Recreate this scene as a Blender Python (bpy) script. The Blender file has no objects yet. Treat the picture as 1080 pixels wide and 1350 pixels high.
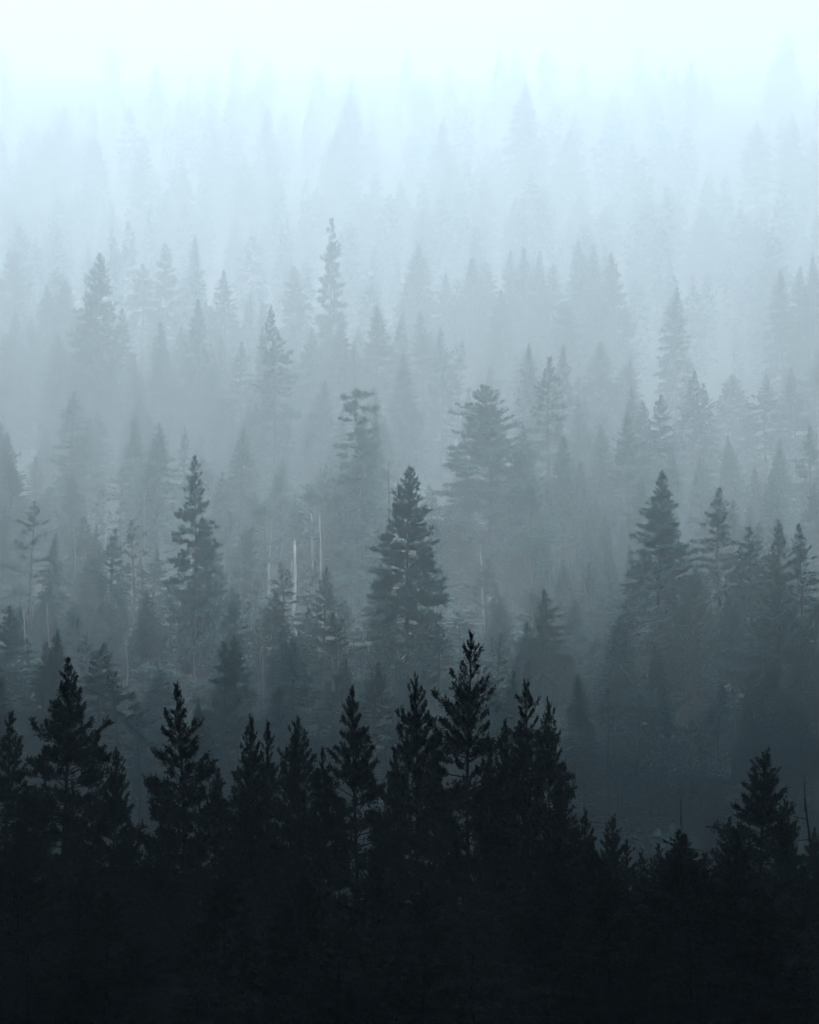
import bpy, math, random
import numpy as np
from mathutils import Vector

# ------------------------------------------------------------------ camera, sky, sun, exposure
SC = bpy.context.scene
C = SC.collection
FPX = 3000.0                      # focal length in photo pixels (photo 1080 x 1350)
PITCH = math.atan(265.0 / FPX)    # eye level lies at photo row 940
cam_d = bpy.data.cameras.new('camera')
cam_d.sensor_fit = 'HORIZONTAL'; cam_d.sensor_width = 36.0
cam_d.lens = 36.0 * FPX / 1080.0
cam_d.clip_start = 0.5; cam_d.clip_end = 6000.0
cam = bpy.data.objects.new('camera', cam_d); C.objects.link(cam)
cam.location = (0, 0, 0); cam.rotation_euler = (math.pi / 2 + PITCH, 0, 0)
SC.camera = cam

SUN_EL, SUN_AZ = 40.0, 14.0       # degrees; sun stands behind the camera, a little to the right
SUN_STRENGTH, SUN_ANGLE = 5.0, 10.0
SKY_STRENGTH = 0.05
EXPOSURE = 4.54
HAZE_DENSITY = 0.0039
HAZE_COLOR = (0.645, 0.80, 0.90)
HAZE_ABSORB = (0.0, 0.0, 0.0)
HAZE_G = -0.5

w = bpy.data.worlds.new('World'); SC.world = w; w.use_nodes = True
nt = w.node_tree; nt.nodes.clear()
sky = nt.nodes.new('ShaderNodeTexSky'); sky.sky_type = 'NISHITA'; sky.sun_disc = False
sky.air_density = 0.2; sky.dust_density = 2.2; sky.ozone_density = 1.0
sky.sun_elevation = math.radians(SUN_EL); sky.sun_rotation = math.radians(180.0 - SUN_AZ)
bg = nt.nodes.new('ShaderNodeBackground'); bg.inputs['Strength'].default_value = SKY_STRENGTH
wo = nt.nodes.new('ShaderNodeOutputWorld')
nt.links.new(sky.outputs[0], bg.inputs['Color']); nt.links.new(bg.outputs[0], wo.inputs['Surface'])

sun_d = bpy.data.lights.new('sun', 'SUN'); sun_d.energy = SUN_STRENGTH
sun_d.angle = math.radians(SUN_ANGLE); sun_d.color = (1.0, 0.98, 0.95)
sun = bpy.data.objects.new('sun', sun_d); C.objects.link(sun)
_e, _a = math.radians(SUN_EL), math.radians(SUN_AZ)
SUN_DIR = Vector((math.sin(_a) * math.cos(_e), -math.cos(_a) * math.cos(_e), math.sin(_e)))
sun.rotation_euler = SUN_DIR.to_track_quat('Z', 'Y').to_euler()
sun.location = (0, -50, 150)

SC.view_settings.view_transform = 'Standard'; SC.view_settings.look = 'None'
SC.view_settings.exposure = EXPOSURE; SC.view_settings.gamma = 1.0
SC.view_settings.use_curve_mapping = False
SC.cycles.use_denoising = True; SC.cycles.use_adaptive_sampling = False
SC.cycles.volume_bounces = 1; SC.cycles.max_bounces = 3; SC.cycles.diffuse_bounces = 1

# ------------------------------------------------------------------ materials
def mat(name, col, rough=0.85, var=0.25, scale=3.0, hue=None, obj_var=0.0, bump=0.0, stretch=1.0):
    """Principled material: noise between two tones of one colour, plus a tone per individual."""
    m = bpy.data.materials.new(name); m.use_nodes = True
    n = m.node_tree.nodes; l = m.node_tree.links
    b = n['Principled BSDF']; b.inputs['Roughness'].default_value = rough
    b.inputs['Specular IOR Level'].default_value = 0.2
    tc = n.new('ShaderNodeTexCoord'); mp = n.new('ShaderNodeMapping')
    mp.inputs['Scale'].default_value = (1, 1, 1.0 / stretch)
    l.new(tc.outputs['Object'], mp.inputs['Vector'])
    nz = n.new('ShaderNodeTexNoise'); nz.inputs['Scale'].default_value = scale
    nz.inputs['Detail'].default_value = 6.0
    l.new(mp.outputs[0], nz.inputs['Vector'])
    r = n.new('ShaderNodeValToRGB')
    a = tuple(c * (1 - var) for c in col); c2 = hue or tuple(c * (1 + var) for c in col)
    r.color_ramp.elements[0].position = 0.3; r.color_ramp.elements[0].color = (*a, 1)
    r.color_ramp.elements[1].position = 0.7; r.color_ramp.elements[1].color = (*c2, 1)
    l.new(nz.outputs['Fac'], r.inputs['Fac'])
    out = r.outputs['Color']
    if obj_var > 0:
        oi = n.new('ShaderNodeObjectInfo'); hs = n.new('ShaderNodeHueSaturation')
        mr = n.new('ShaderNodeMapRange'); mr.inputs['To Min'].default_value = 1 - obj_var; mr.inputs['To Max'].default_value = 1 + obj_var
        mh = n.new('ShaderNodeMapRange'); mh.inputs['To Min'].default_value = 0.47; mh.inputs['To Max'].default_value = 0.53
        l.new(oi.outputs['Random'], mr.inputs['Value']); l.new(mr.outputs[0], hs.inputs['Value'])
        l.new(oi.outputs['Random'], mh.inputs['Value']); l.new(mh.outputs[0], hs.inputs['Hue'])
        l.new(out, hs.inputs['Color']); out = hs.outputs['Color']
    l.new(out, b.inputs['Base Color'])
    if bump > 0:
        bp = n.new('ShaderNodeBump'); bp.inputs['Strength'].default_value = bump
        l.new(nz.outputs['Fac'], bp.inputs['Height']); l.new(bp.outputs[0], b.inputs['Normal'])
    return m

M = {
    'pine': mat('pine_needles', (0.027, 0.088, 0.076), 0.75, 0.35, 0.6, obj_var=0.25),
    'young_pine_shaded': mat('young_pine_shaded_needles', (0.022, 0.04, 0.026), 0.8, 0.35, 0.6, obj_var=0.25),  # pine needles darkened and less teal: shade of the near stand in the colour
    'fir': mat('fir_needles', (0.026, 0.086, 0.08), 0.75, 0.3, 0.5, obj_var=0.25),
    'oak': mat('oak_leaves', (0.06, 0.11, 0.1), 0.8, 0.35, 0.8, obj_var=0.25),
    'shrub': mat('shrub_leaves', (0.042, 0.088, 0.082), 0.8, 0.45, 0.35),
    'bark': mat('pine_bark', (0.044, 0.046, 0.045), 0.9, 0.35, 6.0, bump=0.5, stretch=5.0),
    'twig': mat('dead_twigs', (0.11, 0.115, 0.115), 0.9, 0.3, 5.0),
    'snag': mat('weathered_wood', (0.12, 0.135, 0.14), 0.85, 0.7, 1.4, bump=0.5, stretch=7.0),
    'bleached': mat('bleached_wood', (0.19, 0.205, 0.21), 0.85, 0.55, 1.4, bump=0.5, stretch=7.0),
    'char': mat('dark_weathered_wood', (0.055, 0.062, 0.064), 0.9, 0.4, 2.2, bump=0.5, stretch=7.0),
    'floor': mat('forest_floor', (0.03, 0.04, 0.036), 0.95, 0.45, 0.25, bump=0.6),
}

def set_props(o, label=None, cat=None, group=None, kind=None):
    if label: o['label'] = label
    if cat: o['category'] = cat
    if group: o['group'] = group
    if kind: o['kind'] = kind
    return o

# ------------------------------------------------------------------ terrain
def softstep(t):
    t = np.clip(t, 0, 1); return t * t * (3 - 2 * t)
def wob(x, y):
    return (np.sin(x * .031 + y * .017 + 1.3) + np.sin(x * .013 - y * .027 + .4) + .6 * np.sin(x * .071 + y * .053) + .5 * np.sin(x * .11 - y * .09 + 2.)) * .9
PY = np.array([-1400, -460, -330, -230, -170, -132, -112, -90, -55, -20, 0, 40, 85, 108, 130, 160, 195, 235, 265, 300])
PZ = np.array([300, 330, 340, 344, 347, 348, 338, 186, 40, 4, -2.2, -6.8, -12.8, -13.6, -16.5, -23, -23.5, -15, -7.5, 1.0])  # the high rise behind the camera is added, unseen, to block the sun
def shade_wall_rim(x):  # rim of the added wall, cut lower on the right to let sun in
    return 1.0 + 0.03 * np.sin(x * .011 + .2) + 0.02 * np.sin(x * .037) + 0.01 * np.sin(x * .13) + np.clip(-.0006 * (x - 95), -.085, .04)
def ground(x, y):
    x = np.asarray(x, float); y = np.asarray(y, float)
    d = y - 300.0
    far = 1.0 + .247 * d + .0002 * d * d
    top = 1.0 + .247 * 700 + .0002 * 490000
    far = np.where(d > 700, top + .33 * np.minimum(d - 700, 300) - .02 * np.maximum(d - 1000, 0), far)
    z = np.where(y < 300, np.interp(y, PY, PZ), far)
    amp = softstep((y - 60) / 250.0) * np.where(y > 300, 1 + np.clip(d, 0, 700) * .003, 1.0)
    z = z + wob(x, y) * amp
    b = softstep((-60 - y) / 60.0)            # uneven rim on the unseen wall added behind the camera for shade
    z = z * (1 + b * (shade_wall_rim(x) - 1.0)) + b * 2.0 * np.sin(x * .31 + y * .2)
    # unseen side walls added to keep sky light off the near air
    shade_flanks = np.clip(.86 * (345.0 - (y + 132.0) * .86), 0, None) * (1 + .05 * np.sin(y * .11 + x * .05) + .04 * np.sin(y * .31))
    z = z + softstep((np.abs(x + 2 * np.sin(y * .05)) - np.maximum(29.0, .2 * y + 7.0)) / 28.0) * np.maximum(shade_flanks - z, 0) * softstep((y + 132) / 40.0) * softstep((185.0 - y) / 35.0)
    return z

def build_ground():
    xs = np.concatenate([np.arange(-620, -220, 20), np.arange(-220, 220, 5), np.arange(220, 621, 20)]).astype(float)
    ys = np.concatenate([np.arange(-1200, -300, 60), np.arange(-300, -140, 12), np.arange(-140, 0, 4), np.arange(0, 420, 5), np.arange(420, 1010, 10), np.arange(1010, 1460, 30)]).astype(float)
    X, Y = np.meshgrid(xs, ys); Z = ground(X, Y)
    v = np.stack([X, Y, Z], -1).reshape(-1, 3)
    nx, ny = len(xs), len(ys)
    i = (np.arange(ny - 1)[:, None] * nx + np.arange(nx - 1)[None]).ravel()
    f = np.stack([i, i + 1, i + nx + 1, i + nx], 1)
    me = bpy.data.meshes.new('ground'); me.from_pydata(v.tolist(), [], f.tolist())
    me.polygons.foreach_set('use_smooth', np.ones(len(f), bool)); me.materials.append(M['floor'])
    o = bpy.data.objects.new('ground', me); C.objects.link(o)
    set_props(o, 'dark forested valley floor, hillside and unseen rock walls added for shade', kind='structure')
build_ground()

# ------------------------------------------------------------------ photo pixel -> place on the ground
CP, SP = math.cos(PITCH), math.sin(PITCH)
def pix_dir(u, v):
    a = (u - 540.0) / FPX; b = (675.0 - v) / FPX
    return np.array([a, CP - b * SP, SP + b * CP])
def hit_ground(u, v, y0=150.0, y1=995.0):
    d = pix_dir(u, v); ys = np.arange(y0, y1, 1.0); t = ys / d[1]
    k = np.where(ground(t * d[0], ys) >= t * d[2])[0]
    y = ys[k[0]] if len(k) else y1
    return d[0] * y / d[1], y
def place(u, vtop, vbase=None, dist=None):
    """x, y, z of the foot and the height of a thing whose top shows at (u, vtop)."""
    if dist is None: x, y = hit_ground(u, vbase)
    else:
        d = pix_dir(u, vtop); y = dist; x = d[0] * y / d[1]
    z = float(ground(x, y)); d = pix_dir(u, vtop)
    h = d[2] * y / d[1] - z
    return x, y, z, h, y / FPX * 1.004           # last: metres per photo pixel there

# ------------------------------------------------------------------ mesh helpers
def mesh_from(name, V, F, m, smooth=False):
    V = np.asarray(V, np.float32); F = np.asarray(F, np.int32)
    me = bpy.data.meshes.new(name); k = F.shape[1]
    me.vertices.add(len(V)); me.vertices.foreach_set('co', V.ravel())
    me.loops.add(F.size); me.loops.foreach_set('vertex_index', F.ravel())
    me.polygons.add(len(F)); me.polygons.foreach_set('loop_start', np.arange(0, F.size, k, dtype=np.int32))
    if smooth: me.polygons.foreach_set('use_smooth', np.ones(len(F), bool))
    me.materials.append(m); me.update(calc_edges=True)
    return me
class Tubes:
    def __init__(s): s.V, s.F, s.n = [], [], 0
    def add(s, pts, rad, sides=6):
        pts = np.asarray(pts, float); rad = np.asarray(rad, float); n = len(pts)
        t = np.gradient(pts, axis=0); t /= np.linalg.norm(t, axis=1)[:, None] + 1e-9
        ref = np.array([0., 0, 1]) if abs(t[0, 2]) < .8 else np.array([1., 0, 0])
        a = np.cross(t, ref); a /= np.linalg.norm(a, axis=1)[:, None] + 1e-9
        b = np.cross(t, a)
        th = np.arange(sides) / sides * 2 * math.pi
        ring = pts[:, None] + rad[:, None, None] * (np.cos(th)[None, :, None] * a[:, None] + np.sin(th)[None, :, None] * b[:, None])
        s.V.append(ring.reshape(-1, 3))
        i = np.arange(n - 1)[:, None] * sides; j = np.arange(sides)[None]; j2 = (j + 1) % sides
        q = np.stack([i + j, i + j2, i + sides + j2, i + sides + j], -1).reshape(-1, 4) + s.n
        s.F.append(q)
        top = s.n + (n - 1) * sides                # close the tip
        if sides >= 4:
            s.F.append(np.array([[top, top + k, top + k + 1, top + min(k + 2, sides - 1)] for k in range(1, sides - 1, 2)]))
        s.n += n * sides
    def mesh(s, name, m): return mesh_from(name, np.concatenate(s.V), np.concatenate(s.F), m, True)
def needles(rng, P, A, ell, K, wid, spread=(15, 75), finger=.45):
    """P tuft roots, A axes: K blades each, set along the axis and splayed around it."""
    n = len(P); P = np.repeat(P, K, 0); A = np.repeat(A, K, 0); L = np.repeat(ell, K)
    R = rng.normal(size=(n * K, 3)); R -= A * (R * A).sum(1)[:, None]; R /= np.linalg.norm(R, axis=1)[:, None] + 1e-9
    ph = np.radians(rng.uniform(*spread, n * K))
    D = A * np.cos(ph)[:, None] + R * np.sin(ph)[:, None]
    L = L * rng.uniform(.7, 1.15, n * K)
    root = P + A * (rng.uniform(-finger, .35, n * K) * L)[:, None]
    S = np.cross(D, rng.normal(size=(n * K, 3))); S /= np.linalg.norm(S, axis=1)[:, None] + 1e-9
    ww = (wid * L)[:, None]
    V = np.stack([root + S * ww * .6, root + D * (L * .55)[:, None] + S * ww, root + D * L[:, None], root + D * (L * .5)[:, None] - S * ww], 1).reshape(-1, 3)
    return V, np.arange(n * K * 4).reshape(-1, 4)

# ------------------------------------------------------------------ conifer prototypes
def conifer(seed, H, R, base, prof, gap0, gap1, nb, el_top, el_mid, el_bot, upturn, tuft, K, wid, dens,
            skip=0.1, ragged=0.25, bend=0.0, trunk_r=None, leaf='pine', twig_len=.38, dead=0, one_side=None, patches=None, finger=.45, tip=.5):
    """H height, R crown radius, base = crown foot / H, prof(t) radius along the crown (t = 0 top, 1 foot)."""
    rng = np.random.default_rng(seed)
    trunk_r = trunk_r or H * .0125
    zz = np.linspace(-1.0, H, 22)
    ph = rng.uniform(0, 6.28); bx = bend * H
    def axis(z):
        q = np.clip(np.asarray(z, float) / H, 0, 1)
        return np.stack([bx * np.sin(q * 2.3 + ph) * q + .004 * H * np.sin(q * 9 + ph), bx * np.cos(q * 1.9 + ph) * q + .004 * H * np.cos(q * 7 + ph), np.asarray(z, float)], -1)
    T = Tubes(); q = np.clip(zz / H, 0, 1)
    T.add(axis(zz), trunk_r * (1.02 - q) ** .85 * (1 + .35 * np.exp(-np.clip(zz, 0, None) / (H * .03))) + .012, 9)
    W = Tubes(); tp, ta, tl = [], [], []
    z = H - gap0 * .6; zb = base * H
    tp.append([axis(H - tuft * .3), axis(H - tuft * .9)]); ta.append([[0, 0, 1.]] * 2); tl.append([tuft * .6, tuft * .6])
    while z > zb:
        t = (H - z) / (H - zb); tf = tip + (1 - tip) * min(1, t * 3.5); gap = gap0 + (gap1 - gap0) * min(1, t * 1.6)
        r0 = R * prof(t)
        if patches: r0 *= patches(t, rng)
        k = max(2, int(round(nb + rng.uniform(-1, 1)))); a0 = rng.uniform(0, 6.28)
        for j in range(k):
            if rng.random() < skip * (0.3 + t): continue
            az = a0 + j * 6.283 / k + rng.normal() * .25
            L = r0 * (1 + rng.normal() * ragged)
            if one_side: L *= one_side(az, t)
            L = max(L, tuft * .25)
            if t < .35: el = el_top + (el_mid - el_top) * t / .35
            else: el = el_mid + (el_bot - el_mid) * (t - .35) / .65
            el = math.radians(el + rng.normal() * 7)
            n = 7; s = np.linspace(0, 1, n)
            els = el + math.radians(upturn) * (s ** 2) - math.radians(10) * np.sin(s * 3.14) * t
            dh = np.stack([np.cos(els) * math.cos(az), np.cos(els) * math.sin(az), np.sin(els)], 1)
            p = axis(z + rng.normal() * gap * .42)[None] + np.concatenate([[[0, 0, 0]], np.cumsum(dh[:-1] * L / (n - 1), 0)])
            br = max(.012, trunk_r * .16 * (L / R) ** .8)
            W.add(p[[0, 2, 4, 6]], br * np.array([1, .75, .5, .2]) + .004, 3)
            nt_ = max(1, int(L * dens * (1 + .7 * t) * rng.uniform(.8, 1.2)))
            start = .15 if t < .3 else .28 + .15 * rng.random()
            for s_ in np.concatenate([rng.uniform(start, 1, nt_), [1.0, .93]]):
                i = min(int(s_ * (n - 1)), n - 2); f = s_ * (n - 1) - i
                pp = p[i] * (1 - f) + p[i + 1] * f; d = dh[i]
                if s_ > .92: tp.append([pp]); ta.append([d]); tl.append([tuft * tf * rng.uniform(.85, 1.15)]); continue
                side = rng.choice([-1, 1]); sv = np.array([-math.sin(az), math.cos(az), 0]) * side
                tw = d * rng.uniform(.45, .9) + sv * rng.uniform(.3, 1.0) + np.array([0, 0, rng.uniform(-.4, .75) if leaf != 'fir' else rng.uniform(-.45, .35)])
                tw /= np.linalg.norm(tw)
                tlen = L * twig_len * (1.1 - s_ * .75) * rng.uniform(.35, 1)
                e = pp + tw * tlen
                tp.append([e]); ta.append([tw]); tl.append([tuft * tf * rng.uniform(.75, 1.1)])
                if tlen > tuft * .9:
                    tp.append([pp + tw * tlen * .5]); ta.append([tw]); tl.append([tuft * tf * rng.uniform(.6, .9)])
        z -= gap * rng.uniform(.75, 1.25)
    out = {}
    V, F = needles(rng, np.concatenate([np.asarray(a, float) for a in tp]), np.concatenate([np.asarray(a, float) for a in ta]), np.concatenate([np.asarray(a, float) for a in tl]), K, wid, finger=finger)
    out['crown'] = mesh_from('crown', V, F, M[leaf])
    out['trunk'] = T.mesh('trunk', M['bark'])
    out['limbs'] = W.mesh('limbs', M['bark'])
    if dead:
        D = Tubes()
        for _ in range(dead):
            z0 = rng.uniform(base * .35, base * 1.0) * H; az = rng.uniform(0, 6.28); L = R * rng.uniform(.15, .5)
            s = np.linspace(0, 1, 4)
            p = axis(z0)[None] + np.stack([s * L * math.cos(az), s * L * math.sin(az), -.25 * L * s ** 2 + L * rng.normal() * .1 * s], 1)
            D.add(p, trunk_r * .12 * (1.1 - s) + .01, 3)
        out['dead_branches'] = D.mesh('dead_branches', M['twig'])
    return dict(meshes=out, H=H, R=R)

cone = lambda p=.8, b=1.0: (lambda t: (min(t / b, 1) ** p) * (1 - .3 * max(0, t - .82) / .18) + .012)
PR = {}
# young open pines of the near stand: coarse upswept foxtail tufts
for k, (sd, R, sk, rg, p) in enumerate([(11, 2.0, .14, .2, .9), (12, 1.7, .18, .26, .9), (13, 1.8, .12, .2, .8), (14, 1.6, .26, .32, .75), (15, 1.9, .08, .22, .7)]):
    PR['Y%d' % (k + 1)] = conifer(sd, 12, R, .1, cone(p, .45), .25, .46, 7, 50, 10, -10, 24, .17, 13, .15, 8.0, sk, rg, .01, .13, twig_len=.5, finger=1.5, leaf='young_pine_shaded')
# full pines of the slope
for k, (sd, R, base, sk, rg, p) in enumerate([(21, 4.2, .17, .08, .15, .66), (22, 3.3, .26, .15, .25, .72), (23, 4.0, .1, .14, .24, .85), (24, 3.6, .14, .18, .28, .85), (25, 3.0, .2, .2, .3, .75)]):
    PR['P%d' % (k + 1)] = conifer(sd, 31, R, base, cone(p, .55), .45 if k in (0, 2) else .5, .8 if k in (0, 2) else 1.0, 8 if k in (0, 2) else 7, 48, 3, -22, 18, .36, 11, .155, 4.0, sk, rg, .008, .3, dead=14, finger=1.2)
# sparse see-through pines
for k, (sd, R, base, sk) in enumerate([(31, 2.8, .3, .5), (32, 2.5, .24, .42), (33, 3.0, .36, .55)]):
    PR['S%d' % (k + 1)] = conifer(sd, 28, R, base, cone(.7, .6), .8, 1.5, 5, 50, 15, -10, 30, .42, 18, .09, 3.0, sk, .38, .012, .22, dead=22, finger=1.2)
# tall old pine with a flat open top
def gaps(t, rng): return (1.0 if (t < .07 or .13 < t < .19 or .25 < t < .31 or t > .36) else .03)
PR['T1'] = conifer(41, 42, 3.4, .52, lambda t: (.85 if t < .34 else .75 + .5 * math.sin((t - .34) * 4.2)), .7, .95, 4, 8, 6, -12, 22, .5, 18, .14, 4.5, .34, .42, .006, .36, dead=30, patches=gaps, finger=1.0, tip=1)
# massive broad old pine, ragged on its flanks
PR['M1'] = conifer(42, 40, 6.2, .1, cone(.6, .7), .6, .95, 8, 42, 4, -16, 18, .55, 11, .16, 2.8, .1, .3, .01, .45, dead=10, finger=1.1)
# dense narrow firs and cedars
for k, (sd, R, p, rg, b) in enumerate([(51, 3.1, .9, .2, .5), (52, 2.5, .85, .18, .4), (53, 3.6, .95, .22, .6), (54, 2.8, .72, .24, .35), (55, 3.3, 1.0, .2, .55)]):
    PR['F%d' % (k + 1)] = conifer(sd, 30, R, .05, cone(p, b), .42, .85, 7, 36, -6, -26, 4, .45, 8, .18, 3.8, .1, rg, .006, .27, leaf='fir', finger=.9)
# spiky narrow conifer with short clumped boughs
PR['K1'] = conifer(61, 32, 3.0, .08, lambda t: (.06 + 1.0 * t ** .7) * (1 + .32 * math.sin(t * 42)), .5, .9, 5, 40, 8, -14, 24, .5, 20, .11, 3.8, .15, .28, .006, .28, finger=1.0)

def oak(seed, H, R):
    rng = np.random.default_rng(seed); T = Tubes(); W = Tubes()
    zz = np.linspace(-.6, H * .62, 9); T.add(np.stack([.25 * np.sin(zz * .5), .2 * np.cos(zz * .6), zz], 1), H * .028 * (1.1 - zz / H), 8)
    P, A, L = [], [], []
    for _ in range(34):
        v = rng.normal(size=3); v[2] = abs(v[2]) * .9 - .25; v /= np.linalg.norm(v)
        c = np.array([0, 0, H * .58]) + v * np.array([R, R, H * .40]) * rng.uniform(.45, .95)
        W.add(np.stack([np.array([0, 0, H * .4]), np.array([0, 0, H * .5]) * .5 + c * .5 - np.array([0, 0, .2]), c]), [.07, .04, .015], 4)
        n = 46; rr = R * rng.uniform(.2, .36)
        d = rng.normal(size=(n, 3)); d /= np.linalg.norm(d, axis=1)[:, None]; d[:, 2] = d[:, 2] * .75 + .15
        P.append(c + d * rr * rng.uniform(.55, 1.1, n)[:, None]); A.append(d / np.linalg.norm(d, axis=1)[:, None]); L.append(rng.uniform(.22, .42, n))
    V, F = needles(rng, np.concatenate(P), np.concatenate(A), np.concatenate(L), 6, .26, (20, 95))
    return dict(meshes={'crown': mesh_from('crown', V, F, M['oak']), 'trunk': T.mesh('trunk', M['bark']), 'limbs': W.mesh('limbs', M['bark'])}, H=H, R=R)
for k in range(3): PR['O%d' % (k + 1)] = oak(71 + k, 9, 3.6)

NEAR_SCALE = 0.74   # the near stand is of young pines, so it stands this much closer than the listed metres
TREES = []      # (object, kind, x, y, height) for the labels
def plant(proto, name, x, y, z, h, width, label=None, cat='tree', group=None, rng=random, sink=.15, rot=None):
    p = PR[proto]; s = h / p['H']; sw = width / (2 * p['R'])
    o = bpy.data.objects.new(name, None); C.objects.link(o); o.empty_display_size = .5
    o.location = (x, y, z - sink); o.rotation_euler = (rng.gauss(0, .02), rng.gauss(0, .02), rng.uniform(0, 6.28) if rot is None else rot)
    o.scale = (sw, sw, s)
    for part, me in p['meshes'].items():
        c = bpy.data.objects.new(part, me); C.objects.link(c); c.parent = o
        if part != 'trunk': c['kind'] = 'stuff'
    set_props(o, label, cat, group)
    return o

def snag(label, u, vtop, vbase, wpx, lean=0.0, dark=False, stubs=4, hook=False, seed=0, dist=None, curve=0.0):
    """A dead trunk: tapered, broken top, each branch stub its own part."""
    rng = np.random.default_rng(seed + 900)
    if dist is not None: dist *= NEAR_SCALE
    x, y, z, h, mpp = place(u, vtop, vbase, dist); r = wpx * mpp * .5
    o = bpy.data.objects.new('dead_snag', None); C.objects.link(o); o.location = (x, y, z - .2)
    m = M['char'] if dark else M['bleached'] if hook else M['snag']
    lean += rng.normal() * .025; curve += rng.normal() * .012
    q = np.linspace(0, 1, 14); T = Tubes()
    ax = np.stack([-lean * h * (1 - q) + curve * h * np.sin(q * 2.6) + .05 * np.sin(q * 11), .08 * np.sin(q * 7), q * h], 1)
    ax[:, 0] -= ax[-1, 0]
    T.add(ax, r * (1.15 - .62 * q) * (1 + rng.normal(size=14) * .05), 9)
    for k in range(3):                              # splintered top
        a = rng.uniform(0, 6.28); b = ax[-1] + np.array([math.cos(a), math.sin(a), 0]) * r * .3
        T.add(np.stack([b - [0, 0, .5], b + [0, 0, rng.uniform(.3, 1.2)]]), [r * .3, .01], 5)
    c = bpy.data.objects.new('trunk', T.mesh('trunk', m)); C.objects.link(c); c.parent = o
    for k in range(stubs * 2):
        s = rng.uniform(.3, .97); i = int(s * 13); a = rng.choice([0, math.pi]) + rng.normal() * .5; L = rng.uniform(.6, 2.2) * max(.6, r * 3)
        t = np.linspace(0, 1, 5); B = Tubes()
        B.add(ax[i] + np.stack([t * L * math.cos(a), t * L * math.sin(a), L * rng.uniform(-.4, .4) * t ** 2], 1), r * .16 * (1.15 - t) + .012, 5)
        c = bpy.data.objects.new('branch', B.mesh('branch', m)); C.objects.link(c); c.parent = o
    if hook:                                        # long limbs that arch over and hang down on one side
        for (s, wd, dp) in ((.93, 1.25, 6.5), (.86, .9, 8.0), (.78, 1.5, 4.6)):
            i = int(s * 13); B = Tubes(); t = np.linspace(0, 1, 12)
            B.add(ax[i] + np.stack([-wd * np.sin(np.clip(t * 2.2, 0, 1.57)) + .1 * np.sin(t * 14), .3 * t, .55 * np.sin(t * 3.1) - dp * np.clip(t - .3, 0, 1) ** 1.2 * .7], 1), .085 * (1.1 - t) + .018, 5)
            c = bpy.data.objects.new('branch', B.mesh('branch', m)); C.objects.link(c); c.parent = o
    set_props(o, label, 'dead tree', 'dead snags standing among the trees')
    TREES.append((o, 'dead_snag', x, y, h)); return o

R_ = random.Random(5)
def tree(proto, u, vtop, vbase, wpx, label=None, dist=None, group=None, rot=None):
    if dist is not None: dist *= NEAR_SCALE; wpx *= 1.12
    x, y, z, h, mpp = place(u, vtop, vbase, dist)
    nm = {'F': 'fir_tree', 'O': 'oak_tree', 'Y': 'young_pine_tree'}.get(proto[0], 'pine_tree')
    o = plant(proto, nm, x, y, z, h, wpx * mpp, label, 'tree', group, R_, rot=rot)
    TREES.append((o, nm, x, y, h))
    return o
# ------------------------------------------------------------------ the trees of the photograph
LM = {}          # landmark object name -> short phrase used in other labels
def lm(o, short): LM[o.name] = short; return o

# --- the near, nearly black stand (foot hidden below the frame: distance from the size of young pines)
G0 = 'young pines of the near dark stand'
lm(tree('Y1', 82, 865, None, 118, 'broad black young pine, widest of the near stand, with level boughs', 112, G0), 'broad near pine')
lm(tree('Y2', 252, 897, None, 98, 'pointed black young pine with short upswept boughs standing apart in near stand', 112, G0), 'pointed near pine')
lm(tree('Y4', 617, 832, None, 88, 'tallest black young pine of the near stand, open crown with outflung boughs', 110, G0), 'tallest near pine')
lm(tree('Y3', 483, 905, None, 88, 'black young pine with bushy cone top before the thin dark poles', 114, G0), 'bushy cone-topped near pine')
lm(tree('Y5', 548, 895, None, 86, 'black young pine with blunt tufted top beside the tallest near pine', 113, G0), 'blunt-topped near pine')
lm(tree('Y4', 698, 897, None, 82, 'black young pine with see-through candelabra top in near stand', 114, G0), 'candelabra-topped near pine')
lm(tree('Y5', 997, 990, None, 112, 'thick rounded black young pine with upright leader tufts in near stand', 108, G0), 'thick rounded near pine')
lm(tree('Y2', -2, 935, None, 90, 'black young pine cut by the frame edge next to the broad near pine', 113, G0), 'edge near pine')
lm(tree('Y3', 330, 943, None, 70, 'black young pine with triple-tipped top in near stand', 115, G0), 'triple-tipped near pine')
lm(tree('Y1', 897, 1095, None, 110, 'low wide black young pine in the gap of the near stand', 98, G0), 'low wide near pine')
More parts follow.
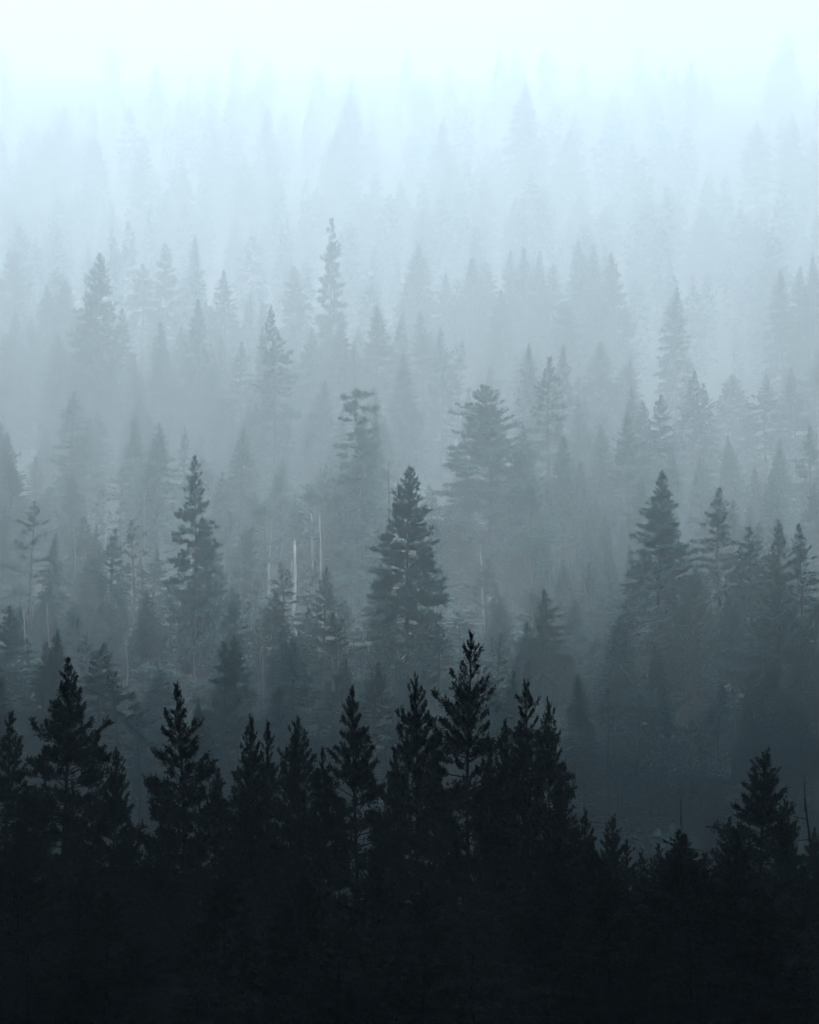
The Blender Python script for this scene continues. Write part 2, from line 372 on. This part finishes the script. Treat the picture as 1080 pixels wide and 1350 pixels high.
NEAR = [(140, 990, 66, 'Y5', 110), (102, 1030, 40, 'Y3', 106), (183, 1073, 50, 'Y2', 110), (312, 947, 38, 'Y2', 117), (353, 949, 46, 'Y4', 117),
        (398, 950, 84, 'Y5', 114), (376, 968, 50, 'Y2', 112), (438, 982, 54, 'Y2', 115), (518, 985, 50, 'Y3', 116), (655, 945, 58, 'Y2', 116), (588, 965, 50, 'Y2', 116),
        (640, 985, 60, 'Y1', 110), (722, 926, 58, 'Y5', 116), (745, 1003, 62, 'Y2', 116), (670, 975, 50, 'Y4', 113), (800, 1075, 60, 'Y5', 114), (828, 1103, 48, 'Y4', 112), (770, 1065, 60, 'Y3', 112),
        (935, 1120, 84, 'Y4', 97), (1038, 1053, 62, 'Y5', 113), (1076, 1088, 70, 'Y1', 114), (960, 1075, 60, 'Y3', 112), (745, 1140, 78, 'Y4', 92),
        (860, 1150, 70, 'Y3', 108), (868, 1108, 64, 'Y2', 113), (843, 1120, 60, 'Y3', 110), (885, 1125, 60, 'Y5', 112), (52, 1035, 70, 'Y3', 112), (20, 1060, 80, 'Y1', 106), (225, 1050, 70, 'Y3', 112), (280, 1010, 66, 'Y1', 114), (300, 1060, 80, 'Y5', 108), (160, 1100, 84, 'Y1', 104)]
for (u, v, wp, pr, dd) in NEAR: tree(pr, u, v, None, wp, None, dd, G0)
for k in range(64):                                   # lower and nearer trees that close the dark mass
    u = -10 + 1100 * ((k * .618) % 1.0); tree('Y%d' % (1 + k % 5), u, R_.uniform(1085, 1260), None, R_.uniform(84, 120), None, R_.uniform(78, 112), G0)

# --- the lone green pines and their neighbours on the lower slope
lm(tree('P1', 535, 617, 990, 96, 'full dark green pine, most complete cone, beside a bare dark pole', rot=.6), 'full green pine')
lm(tree('P2', 255, 600, 955, 62, 'slender green pine with ragged lower boughs and a bare trunk foot'), 'slender green pine')
lm(tree('P3', 860, 620, 985, 104, 'tall dark green pine with tiered boughs above the misty right hollow'), 'tiered green pine')
lm(tree('P5', 950, 643, 955, 74, 'narrow pine with crooked pointed top near the tiered green pine'), 'crooked-topped pine')
lm(tree('S1', 36, 660, 900, 64, 'small pine on a long straight bare trunk above pale undergrowth'), 'bare-trunked small pine')
lm(tree('T1', 473, 515, 825, 50, 'very tall old pine with flat open top and long bare trunk', rot=.3), 'flat-topped old pine')
lm(tree('M1', 652, 510, 805, 134, 'massive broad old pine with ragged boughs and flattened top', rot=2.0), 'massive broad pine')
lm(tree('S3', 700, 626, 872, 62, 'see-through thin pine in front of the massive broad pine'), 'see-through thin pine')
lm(tree('K1', 440, 290, 600, 54, 'spiky narrow conifer with knobbly outline standing clear in pale haze'), 'spiky narrow conifer')
lm(tree('P1', 125, 333, 640, 70, 'grey pointed pine, biggest of the hazy cluster on the upper slope'), 'grey pointed pine')
lm(tree('F2', 890, 380, 620, 44, 'single pale spire fir in the bright misty gap'), 'pale spire fir')
lm(tree('F3', 795, 450, 640, 74, 'hazy fir with wide layered skirt at the edge of the misty gap'), 'layered hazy fir')
lm(tree('P4', 365, 404, 690, 62, 'grey conical pine with tiered shoulders in the haze'), 'grey conical pine')
lm(tree('P1', 967, 494, 640, 62, 'grey full pine with open rounded crown along the bright gap'), 'grey full pine')
lm(tree('P5', 95, 515, 735, 52, 'tall blue-grey pine with open lower boughs above the pale snags'), 'tall blue-grey pine')
lm(tree('P3', 1035, 762, 1005, 104, 'dark green bulky pine among the right slope pines'), 'bulky dark pine')
lm(tree('F4', 193, 815, 950, 56, 'dark dense round-topped fir rising from pale oak scrub'), 'round-topped dark fir')
lm(tree('F1', 548, 322, 535, 62, 'broad pale fir with pointed spire above the grey trees'), 'broad pale fir')
lm(tree('F2', 690, 112, 320, 46, 'faintest tall fir dissolving in white fog near the ridge'), 'ghostly tall fir')
lm(tree('F1', 183, 180, 335, 38, 'ghostly thin fir spire in white fog above the grey pointed pine'), 'ghostly thin spire')
lm(tree('F5', 930, 275, 375, 74, 'broad ghostly fir clump-like crown above the misty gap'), 'broad ghostly fir')

LIST = '''P4 275 680 910 54;P5 890 690 975 62;P2 993 695 975 76;P4 1025 685 980 66;P5 1062 690 985 62;P3 925 745 985 70;P1 968 790 1000 70;P4 905 800 1000 70;P2 1078 790 1010 70
F5 765 888 1085 62;S2 803 905 1095 58;S1 842 912 1095 60;S3 908 948 1110 62;P5 996 945 1110 56;F1 870 850 1040 62;P4 945 900 1060 70;P1 1020 880 1060 76;P2 1060 930 1090 66;F3 880 905 1075 60;F4 860 1010 1130 56;P5 815 1000 1120 54;S2 770 1010 1120 50;P4 900 1030 1140 64;F1 945 1020 1140 54;P2 1000 1040 1150 66;P5 1050 1010 1130 60;P4 240 985 1110 60;P5 195 1000 1120 54;P2 420 960 1090 56
P3 722 820 985 92;F4 690 842 970 54;P5 785 835 985 48;F1 745 737 890 50;F5 660 770 900 50;F4 608 806 930 54;S2 640 735 900 50;P5 825 800 960 60;F1 760 790 950 56
F4 360 782 960 58;P5 320 690 845 44;S1 150 800 940 50;P2 110 680 830 56;F5 125 690 840 44;F1 60 770 900 56;S2 225 760 900 44;S3 420 740 905 46;F5 405 800 950 56;P5 455 790 940 50;S2 500 800 940 44;S1 575 690 905 52;F5 560 800 940 44;P4 300 770 920 50;F3 20 800 940 60;F1 95 800 930 50;F5 265 800 930 50
F1 480 560 835 70;F5 498 535 790 40;F5 45 600 720 40;P4 185 548 755 46;P2 206 557 770 54;P5 243 563 745 30;P4 315 563 755 56;P5 370 607 775 42;S2 418 610 820 44;S1 160 615 775 38;P3 3 570 760 54;S3 135 640 790 40;F1 290 620 780 44;P5 335 650 790 36;F4 65 640 770 44;S2 210 640 800 44;F5 395 650 800 40;F1 440 640 810 44
F1 742 575 805 56;P5 723 470 760 60;F2 703 452 690 44;F3 740 455 680 60;F2 645 480 640 28;F5 622 510 665 36;F1 770 610 800 54;P4 825 545 795 70;F4 875 520 770 50;F3 912 488 690 70;P5 928 505 695 40;P4 1010 492 675 56;P5 1040 485 665 48;S2 1052 495 670 40;P4 1076 460 650 52;F5 963 573 755 50;F5 995 615 760 54;F3 1032 580 775 56;F1 836 510 715 44;F4 850 530 735 40;F5 925 600 780 52;F1 890 600 790 48;F2 795 560 770 44;P5 1070 560 770 50;F5 765 520 720 46;F1 690 560 800 60
F5 585 672 785 32;F5 600 690 815 52;F1 620 650 800 40;F4 570 640 770 36;F1 715 690 860 50;F4 775 700 850 44;F1 800 680 850 44;F5 835 720 880 46
F5 15 413 580 50;P5 40 425 590 40;F1 62 375 565 52;F4 88 370 560 46;F1 158 405 610 52;S3 150 325 510 34;F4 185 348 530 48;F4 218 322 545 44;F1 212 425 630 54;P5 235 430 625 38;F1 260 393 630 56;F2 300 355 565 44;F2 328 385 550 28;F2 342 395 555 28;F4 393 350 550 46;P5 317 450 645 44;P4 408 432 635 54;S2 428 415 610 40;F1 446 427 630 64;F3 500 405 630 84;F2 528 412 615 38;P4 560 410 625 50;P4 583 430 650 52;S1 602 450 650 44;F1 537 465 670 54;F2 350 295 465 34;F1 345 430 630 36;F3 285 440 620 60;F4 120 430 620 50;F1 80 440 620 56;F5 180 470 640 50;F3 475 450 640 56;F4 5 440 600 40
F1 815 332 565 62;F2 785 322 550 42;F1 765 315 550 56;F1 620 340 550 58;F4 645 347 550 50;F2 674 330 550 36;F1 692 325 555 52;F2 708 330 555 34;F4 730 350 560 50;F2 1033 355 565 44;F2 1055 350 560 40;F1 1078 338 560 50;F3 590 360 560 60;F1 660 380 580 60;F4 745 400 600 60
F2 120 175 395 48;F1 325 205 425 54;F3 350 142 385 64;F2 460 122 385 58;F1 440 170 400 54;F2 365 230 440 44;F4 415 248 440 44;F4 12 255 440 54;P4 47 270 465 54;F2 150 270 445 34;F1 482 255 450 58;F3 580 155 400 66;F1 597 205 430 58;F3 755 170 405 76;F1 765 255 450 60;F3 835 187 405 74;F4 882 250 440 46;F2 850 240 435 40;F2 1000 160 400 56;F1 1045 150 400 60;F1 1076 180 410 54;F3 280 175 400 66;F1 80 140 380 60;F2 60 170 390 50;F5 240 220 430 60;F1 215 250 450 50;F5 530 240 440 60;F1 640 230 435 50;F2 720 240 440 44;F5 680 260 460 60;F1 990 290 490 44;F4 800 270 460 50;F3 100 250 440 60;F1 30 210 410 50;F2 270 270 460 36;F1 310 290 480 40;F1 400 300 480 46;F1 560 270 460 50;F4 10 330 500 50;F2 70 300 480 44;F3 250 310 500 50'''
for row in LIST.replace('\n', ';').split(';'):
    p, u, v, b, wp = row.split(); v = float(v); b = float(b); wp = float(wp)
    if v < 310: b -= 95; wp *= .7
    elif p[0] == 'F': wp *= .88
    tree(p, float(u), v, b, wp)

# --- oaks and scrub on the lower slope
for k, (u, v, b, wp) in enumerate([(40, 868, 960, 88), (95, 880, 975, 80), (228, 872, 965, 110), (275, 915, 1000, 100), (180, 945, 1020, 96), (305, 862, 955, 70), (420, 850, 955, 76), (60, 950, 1030, 90),
                                   (330, 920, 1010, 80), (130, 890, 990, 74), (10, 900, 990, 80), (385, 900, 1000, 80), (455, 880, 980, 66), (525, 860, 960, 70), (590, 880, 975, 70), (650, 890, 985, 66),
                                   (720, 925, 1030, 80), (870, 960, 1070, 90), (930, 990, 1090, 90), (820, 985, 1080, 80), (985, 960, 1080, 76), (1045, 960, 1080, 80), (770, 980, 1080, 70), (150, 780, 850, 60), (345, 800, 880, 56), (20, 760, 850, 60), (250, 980, 1050, 100)]):
    tree('O%d' % (1 + k % 3), u, v, b, wp)

# --- dead snags
sn = [('pale broken snag with long limbs hanging down one side', 388, 718, 875, 7.5, dict(stubs=5, hook=True), 'hook-limbed pale snag'),
      ('tall straight grey pole snag between the hook-limbed snag and old pine', 421, 680, 850, 3.2, dict(stubs=5), 'grey pole snag'),
      ('thin dark branchless pole beside the full green pine', 512, 612, 900, 4.5, dict(dark=True, stubs=2, lean=-.02), 'dark branchless pole'),
      ('bleached curved snag bending towards its top below the tall blue-grey pine', 139, 700, 835, 5, dict(stubs=1, lean=.09, curve=-.05), 'bleached curved snag'),
      ('thin dark snag with short side stubs beside small bare-trunked pine', 77, 668, 805, 3, dict(stubs=5, dark=True), 'thin stubby snag'),
      ('mossy snag with tufts of dead twigs along its leaning trunk', 189, 652, 800, 3.5, dict(stubs=16, lean=.05, dark=True), 'twiggy leaning snag'),
      ('dark leaning snag with bent tip rising from dim scrub', 437, 865, 1040, 6, dict(dark=True, stubs=5, lean=-.04), 'dark bent snag'),
      ('dark short-limbed snag rising from oak scrub', 345, 853, 1000, 5, dict(stubs=4, dark=True), 'scrub snag'),
      ('thin leaning dark snag, taller of a leaning pair behind tallest near pine', 577, 838, 950, 3.6, dict(dark=True, stubs=1, lean=-.09), None),
      ('thin leaning dark snag, shorter of a leaning pair behind tallest near pine', 588, 846, 955, 3.6, dict(dark=True, stubs=1, lean=-.1), None),
      ('bleached slim snag close behind the full green pine', 567, 768, 890, 3.5, dict(stubs=4), None),
      ('short bleached snag between old pine trunk and the full green pine', 491, 700, 800, 3.5, dict(stubs=1), None),
      ('pale splintered stub snag at foot of the flat-topped old pine', 479, 838, 930, 3.5, dict(stubs=2), None),
      ('small dark snag with ragged twigs under small bare-trunked pine', 60, 800, 915, 3.5, dict(stubs=9, dark=True), None),
      ('thin dark snag with bare tip amid dim right hollow trees', 997, 938, 1100, 4, dict(stubs=6, dark=True), None),
      ('slim grey snag standing in front of the massive broad pine', 634, 730, 840, 3, dict(stubs=2), None),
      ('thin grey snag in mist below the massive broad pine', 655, 790, 880, 3, dict(stubs=3), None),
      ('dark twiggy stub in dim scrub behind the gap in near stand', 860, 985, 1085, 4, dict(stubs=5, dark=True), None)]
for k, (lab, u, v, b, wp, kw, sh) in enumerate(sn):
    o = snag(lab, u, v, b, wp, seed=k, **kw)
    if sh: lm(o, sh)
snag('thin black dead pole beside the thick rounded near pine', 1062, 1045, None, 5, dist=112, dark=True, stubs=4, seed=40)
snag('short pale dead tip above the low wide near pine', 898, 1062, None, 3, dist=118, dark=False, stubs=3, seed=41)

for k in range(18):                                   # slimmer dead stems scattered through the lower slope
    u = 25 + 465 * ((k * .618 + .21) % 1.0); v = R_.uniform(675, 850)
    snag(None, u, v, v + R_.uniform(105, 150), R_.uniform(2.2, 3.2), lean=R_.uniform(-.07, .07), curve=R_.uniform(-.03, .03), dark=k % 2 == 0, stubs=R_.randint(3, 6), seed=60 + k)

# --- smaller trees that fill the slope between the ones above
taken = [(t[2], t[3]) for t in TREES]
def misty(x, y): return (x / y > .100 and 415 < y < 560) or (.004 < x / y < .030 and 310 < y < 520)   # open gaps where the mist shows
def free(x, y, r): return all((x - a) ** 2 + (y - b) ** 2 > r * r for a, b in taken)
FILL = 0
for _ in range(9000):
    y = 225 + 330 * R_.random() ** .8; x = R_.uniform(-.19, .19) * y
    if FILL >= 285 or misty(x, y) or not free(x, y, 4.3 + (y - 225) * .012): continue
    taken.append((x, y)); FILL += 1
    pr = R_.choice(['P4', 'P5', 'P2', 'S1', 'S2', 'S3', 'F1', 'F4', 'F5', 'P4', 'P5']); h = R_.uniform(10, 22) * (1 + max(0, y - 300) * .0012)
    nm = 'fir_tree' if pr[0] == 'F' else 'pine_tree'
    o = plant(pr, nm, x, y, float(ground(x, y)), h, h * R_.uniform(.24, .36), None, 'tree', None, R_)
    TREES.append((o, nm, x, y, h))

# --- far forest that reads as one mass, and undergrowth
def scatter_mass(name, n, protos, label, region, hrange, wr, tri_keep, m, seed):
    rng = np.random.default_rng(seed); VV, FF, nv = [], [], 0
    src = []
    for p in protos:
        me = PR[p]['meshes']['crown']; v = np.empty(len(me.vertices) * 3, np.float32); me.vertices.foreach_get('co', v); v = v.reshape(-1, 4, 3)
        k = rng.permutation(len(v))[:tri_keep]; c = v[k].mean(1, keepdims=True); v = c + (v[k] - c) * np.sqrt(len(v) / len(k)) * .75
        src.append((v, PR[p]['H'], PR[p]['R']))
    done = 0
    while done < n:
        x, y = region(rng)
        if 'forest' in name and misty(x, y): continue
        if not all((x - a) ** 2 + (y - b) ** 2 > 9 for a, b in taken): continue
        h = rng.uniform(*hrange); v, H, R = src[rng.integers(len(src))]; a = rng.uniform(0, 6.28); s = h / H; q = h * rng.uniform(*wr) / (2 * R)
        o = np.empty_like(v); o[..., 0] = (v[..., 0] * math.cos(a) - v[..., 1] * math.sin(a)) * q + x
        o[..., 1] = (v[..., 0] * math.sin(a) + v[..., 1] * math.cos(a)) * q + y; o[..., 2] = v[..., 2] * s + float(ground(x, y))
        VV.append(o.reshape(-1, 3)); done += 1
    V = np.concatenate(VV); F = np.arange(len(V)).reshape(-1, 4)
    o = bpy.data.objects.new(name, mesh_from(name, V, F, m)); C.objects.link(o)
    set_props(o, label, 'forest' if 'forest' in name else 'undergrowth', kind='stuff')
def far_region(rng):
    y = 540 + 460 * rng.random(); return rng.uniform(-.215, .215) * y, y
def mid_region(rng):
    y = 122 + 345 * rng.random() ** 1.5; return rng.uniform(-.22, .22) * y, y
scatter_mass('distant_forest', 330, ['F1', 'F2', 'F3', 'F4'], 'far fir forest fading into white fog on the upper slope', far_region, (16, 34), (.18, .28), 650, M['fir'], 7)
scatter_mass('undergrowth', 2000, ['O1', 'O2', 'O3', 'F5'], 'pale scrub and saplings covering the lower slope between trees', mid_region, (1.5, 5.5), (.8, 1.3), 160, M['shrub'], 8)

# ------------------------------------------------------------------ labels of the trees not named above
ORD = ['nearest', 'second nearest', 'third nearest', 'fourth nearest', 'fifth nearest', 'sixth nearest', 'seventh nearest', 'eighth nearest', 'ninth nearest', 'tenth nearest',
       'eleventh nearest', 'twelfth nearest', 'thirteenth nearest', 'fourteenth nearest', 'fifteenth nearest', 'sixteenth nearest']
def label_rest():
    marks = [(t, LM[t[0].name]) for t in TREES if t[0].name in LM]
    sets = {}
    for t in TREES:
        o, nm, x, y, h = t
        if 'label' in o.keys(): continue
        near = y < 140
        cand = [mk for mk in marks if (mk[0][3] < 140) == near]
        mk, short = min(cand, key=lambda q: math.hypot((q[0][2] - x) * 1.5, q[0][3] - y))
        dy = y - mk[3]; rel = 'behind' if dy > 6 else 'before' if dy < -6 else 'beside'
        if near: rel = 'behind' if dy > 2 else 'before' if dy < -2 else 'beside'
        shade = 'black' if near else 'dark teal' if y < 300 else 'blue-grey' if y < 390 else 'pale grey' if y < 500 else 'faint whitish'
        kind = {'fir_tree': 'fir', 'pine_tree': 'pine', 'young_pine_tree': 'pine', 'oak_tree': 'oak', 'dead_snag': 'dead stem'}[nm]
        size = 'young' if near else ('slim' if nm == 'dead_snag' else 'small' if h < 15 else 'tall' if h > 27 else 'mid-sized')
        shape = {'F': '', 'O': 'leafy '}.get('F' if nm == 'fir_tree' else nm[0].upper(), '')
        key = (shade, size, shape + kind, rel, short)
        sets.setdefault(key, []).append((math.hypot(mk[2] - x, mk[3] - y), o, near, y, nm))
    flat = {}
    for (shade, size, kind, rel, short), L in sets.items():
        for (dist, o, near, y, nm) in L:
            tail = f'{shade} {size} {kind} {rel} the {short}'
            if len(L) > 5:                     # many alike: name a second neighbour as well
                x = o.location.x
                oth = [mk for mk in marks if (mk[0][3] < 140) == near and mk[1] != short]
                tail = f'{tail}, towards the {min(oth, key=lambda q: math.hypot((q[0][2] - x) * 1.5, q[0][3] - y))[1]}'
            flat.setdefault(tail, []).append((dist, o, y, nm))
    for tail, L in flat.items():
        L.sort(key=lambda q: q[0])
        for k, (_, o, y, nm) in enumerate(L):
            lab = (ORD[min(k, 15)] + ' ' if len(L) > 1 else '') + tail
            if len(lab.split()) > 16:
                for q in ('young ', 'slim ', 'mid-sized ', 'small ', 'tall '): lab = lab.replace(q, '', 1) if q in lab.split(' the ')[0] else lab
            o['label'] = lab
            if 'group' not in o.keys():
                o['group'] = ('oaks in the scrub' if nm == 'oak_tree' else 'conifers of the lower slope' if y < 390 else 'hazy conifers of the upper slope')
label_rest()

# ------------------------------------------------------------------ haze: one closed box of even air round everything
def build_haze():
    x0, x1, y0, y1, z0, z1 = -660, 660, -1440, 1500, -60, 395
    V = [(x, y, z) for z in (z0, z1) for y in (y0, y1) for x in (x0, x1)]
    F = [(0, 2, 3, 1), (4, 5, 7, 6), (0, 1, 5, 4), (2, 6, 7, 3), (0, 4, 6, 2), (1, 3, 7, 5)]
    me = bpy.data.meshes.new('haze'); me.from_pydata(V, [], F)
    m = bpy.data.materials.new('haze'); m.use_nodes = True; n = m.node_tree.nodes; n.clear()
    out = n.new('ShaderNodeOutputMaterial'); pv = n.new('ShaderNodeVolumePrincipled')
    pv.inputs['Color'].default_value = (*HAZE_COLOR, 1); pv.inputs['Density'].default_value = HAZE_DENSITY
    pv.inputs['Anisotropy'].default_value = HAZE_G
    pv.inputs['Absorption Color'].default_value = (*HAZE_ABSORB, 1)
    m.node_tree.links.new(pv.outputs[0], out.inputs['Volume'])
    me.materials.append(m); o = bpy.data.objects.new('haze', me); C.objects.link(o)
    set_props(o, 'pale morning fog filling the whole valley', kind='stuff')
build_haze()
